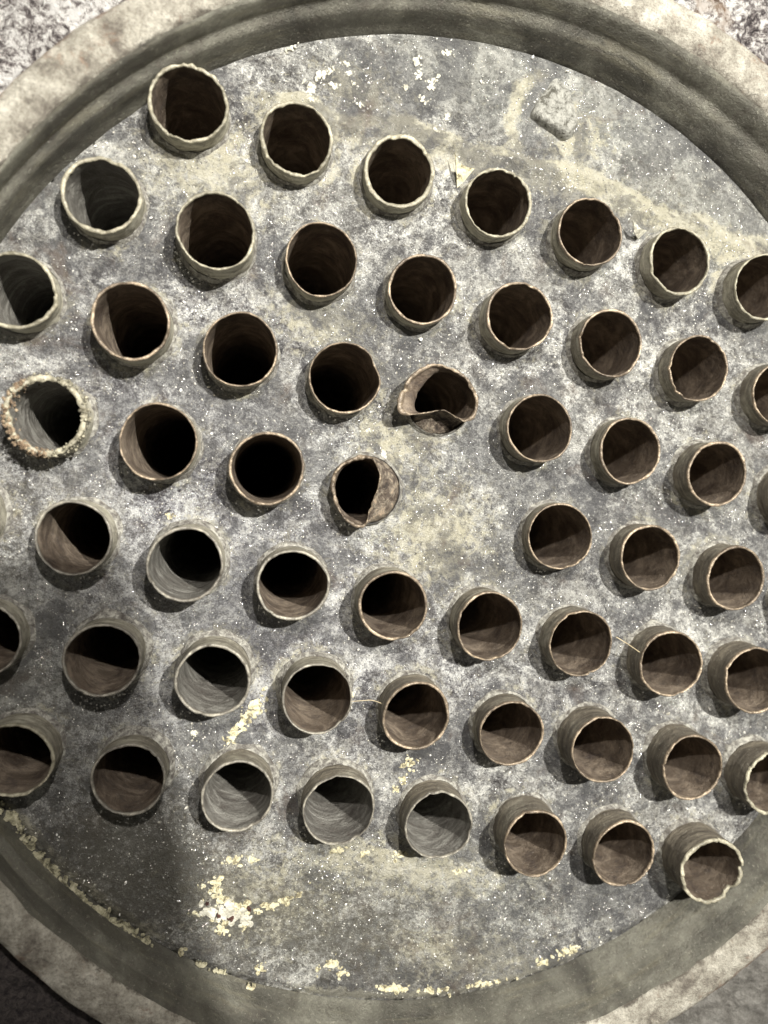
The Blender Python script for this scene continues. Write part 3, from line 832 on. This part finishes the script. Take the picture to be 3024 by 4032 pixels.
# mineral lump on the upper right of the sheet
def lump():
    N = 64
    foot = np.array([(3.14, 1.03), (3.30, .985), (3.50, .93), (3.62, .90), (3.72, .98), (3.72, 1.12), (3.62, 1.30), (3.50, 1.45), (3.36, 1.52), (3.26, 1.40), (3.18, 1.22)])
    c = foot.mean(0)
    foot = c + (foot - c) * np.array([0.86, 0.95])
    p = np.vstack([foot, foot[:1]])
    s = np.r_[0, np.cumsum(np.hypot(*(p[1:] - p[:-1]).T))]
    t = np.linspace(0, s[-1], N, endpoint=False)
    q = np.stack([np.interp(t, s, p[:, 0]), np.interp(t, s, p[:, 1])], 1)
    for _ in range(2): q = (np.roll(q, 1, 0) + 2 * q + np.roll(q, -1, 0)) / 4
    V = []
    prof = [(1.04, -0.06), (1.0, 0.02), (.96, .08), (.88, .14), (.76, .165), (.6, .175), (.45, .18), (.3, .18), (.15, .18), (.01, .18)]
    for (f, z) in prof:
        xy = c + (q - c) * f
        slope = 0.62 - 0.58 * sstep(0.98, 1.48, xy[:, 1])
        zz = z * slope + (0.035 * fbm(xy[:, 0] * 6, xy[:, 1] * 6, 0, 90) + 0.02 * vnoise(xy[:, 0] * 20, xy[:, 1] * 20, 0, 91)) * (z > 0)
        V.append(np.c_[xy, zz])
    V = np.concatenate(V)
    F = [(k * N + a, k * N + (a + 1) % N, (k + 1) * N + (a + 1) % N, (k + 1) * N + a) for k in range(len(prof) - 1) for a in range(N)]
    m = mat_plain('lump_mineral', [(0.40, (0.13, 0.125, 0.10)), (0.455, (0.29, 0.285, 0.25)), (0.55, (0.50, 0.495, 0.44))], 13, 0.85, 0.10)
    return obj('mineral_lump', V, F, m)
lp = lump()
to_sheet(lp)

# torn flakes of scale standing beside two of the top row tubes, loose fibres
def flake(pts, th, mat, name, label, cat):
    V = []
    n = len(pts)
    for s in (0, 1):
        for (x, y, z) in pts: V.append((x, y, z + s * th))
    F = [tuple(range(n))[::-1], tuple(range(n, 2 * n))] + [(k, (k + 1) % n, n + (k + 1) % n, n + k) for k in range(n)]
    return tag(obj(name, V, F, mat, smooth=False), label, cat)
flake([(2.50, .40, .12), (2.56, .31, .13), (2.66, .31, .10), (2.74, .34, .06), (2.68, .22, .03), (2.62, .12, .02), (2.58, .20, .07), (2.55, .27, .11)], .012, M_YEL,
      'scale_flake', 'small torn cream flake lying between the third and fourth tubes of the top row', 'flake')
flake([(4.46, .30, .13), (4.56, .24, .14), (4.66, .27, .08), (4.60, .17, .05), (4.52, .20, .10)], .012, M_CHIP,
      'scale_flake', 'tiny pale flake beside the sixth tube of the top row', 'flake')

def fibre(pts, r, label):
    cu = bpy.data.curves.new('fibre', 'CURVE'); cu.dimensions = '3D'
    cu.bevel_depth = r * S; cu.bevel_resolution = 2
    sp = cu.splines.new('NURBS'); sp.points.add(len(pts) - 1)
    for k, q in enumerate(pts): sp.points[k].co = (q[0] * S, q[1] * S, q[2] * S, 1)
    sp.order_u = 3; sp.use_endpoint_u = True
    tmp = bpy.data.objects.new('tmp', cu); C.objects.link(tmp)
    dg = bpy.context.evaluated_depsgraph_get()
    me = bpy.data.meshes.new_from_object(tmp.evaluated_get(dg))
    bpy.data.objects.remove(tmp)
    me.materials.clear(); me.materials.append(M_FIBRE)
    o = bpy.data.objects.new('straw_fibre', me); C.objects.link(o)
    return tag(o, label, 'fibre')
fibre([(5.22, -3.90, .37), (5.34, -3.935, .35), (5.48, -3.985, .32), (5.6, -4.03, .30)], .0045, 'short straw-coloured fibre bridging two tubes in the third row from the bottom')
fibre([(2.68, -5.03, .39), (2.80, -5.02, .33), (2.92, -5.01, .26), (3.02, -5.04, .24)], .0035, 'fine pale fibre between two tubes in the second row from the bottom')

# ---------------------------------------------------------------- the phone above the plate: its shadow lies over the lower left tubes
def slab(name, w_, l_, t_, rad, mat, parent, off=(0, 0, 0)):
    pts = []
    for (sx, sy, a0) in ((1, 1, 0), (-1, 1, 90), (-1, -1, 180), (1, -1, 270)):
        for k in range(9):
            a = math.radians(a0 + k * 90 / 8)
            pts.append((sx * (w_ / 2 - rad) + rad * math.cos(a), sy * (l_ / 2 - rad) + rad * math.sin(a)))
    n = len(pts)
    V = []
    for (f, z) in ((0.985, 0.0), (1.0, 0.15 * t_), (1.0, 0.85 * t_), (0.985, t_)):
        V += [(off[0] + x * f, off[1] + y * f, off[2] + z) for (x, y) in pts]
    F = [tuple(range(n))[::-1], tuple(range(3 * n, 4 * n))]
    for k in range(3):
        F += [(k * n + j, k * n + (j + 1) % n, (k + 1) * n + (j + 1) % n, (k + 1) * n + j) for j in range(n)]
    return obj(name, V, F, mat, parent, smooth=False)

m_body = mat_plain('phone_shell', [(0.4, (0.025, 0.026, 0.03)), (0.6, (0.035, 0.036, 0.04))], 3, 0.4, 0.0)
m_glass = mat_plain('phone_glass', [(0.4, (0.01, 0.01, 0.012)), (0.6, (0.015, 0.015, 0.018))], 3, 0.15, 0.0)
PW, PL = 2.6, 5.2
u = Vector((0.37, -0.93)).normalized()
v = Vector((u.y, -u.x))
corner = Vector((3.38, 0.14))
ctr = corner + u * PL / 2 + v * PW / 2
ph = empty('phone', (ctr.x, ctr.y, 9.0))
ph.rotation_euler = (0, 0, math.atan2(u.y, u.x) + math.pi / 2)
tag(ph, 'dark phone held above the lower left tubes and shading them', 'phone')
slab('casing', PW, PL, 0.28, 0.4, m_body, ph)
slab('screen', PW - 0.12, PL - 0.12, 0.012, 0.34, m_glass, ph, (0, 0, 0.281))
for k in (-1, 1):
    slab('camera_lens', 0.5, 0.5, 0.06, 0.24, m_glass, ph, (0.75, 1.9 + 0.33 * k, -0.06))
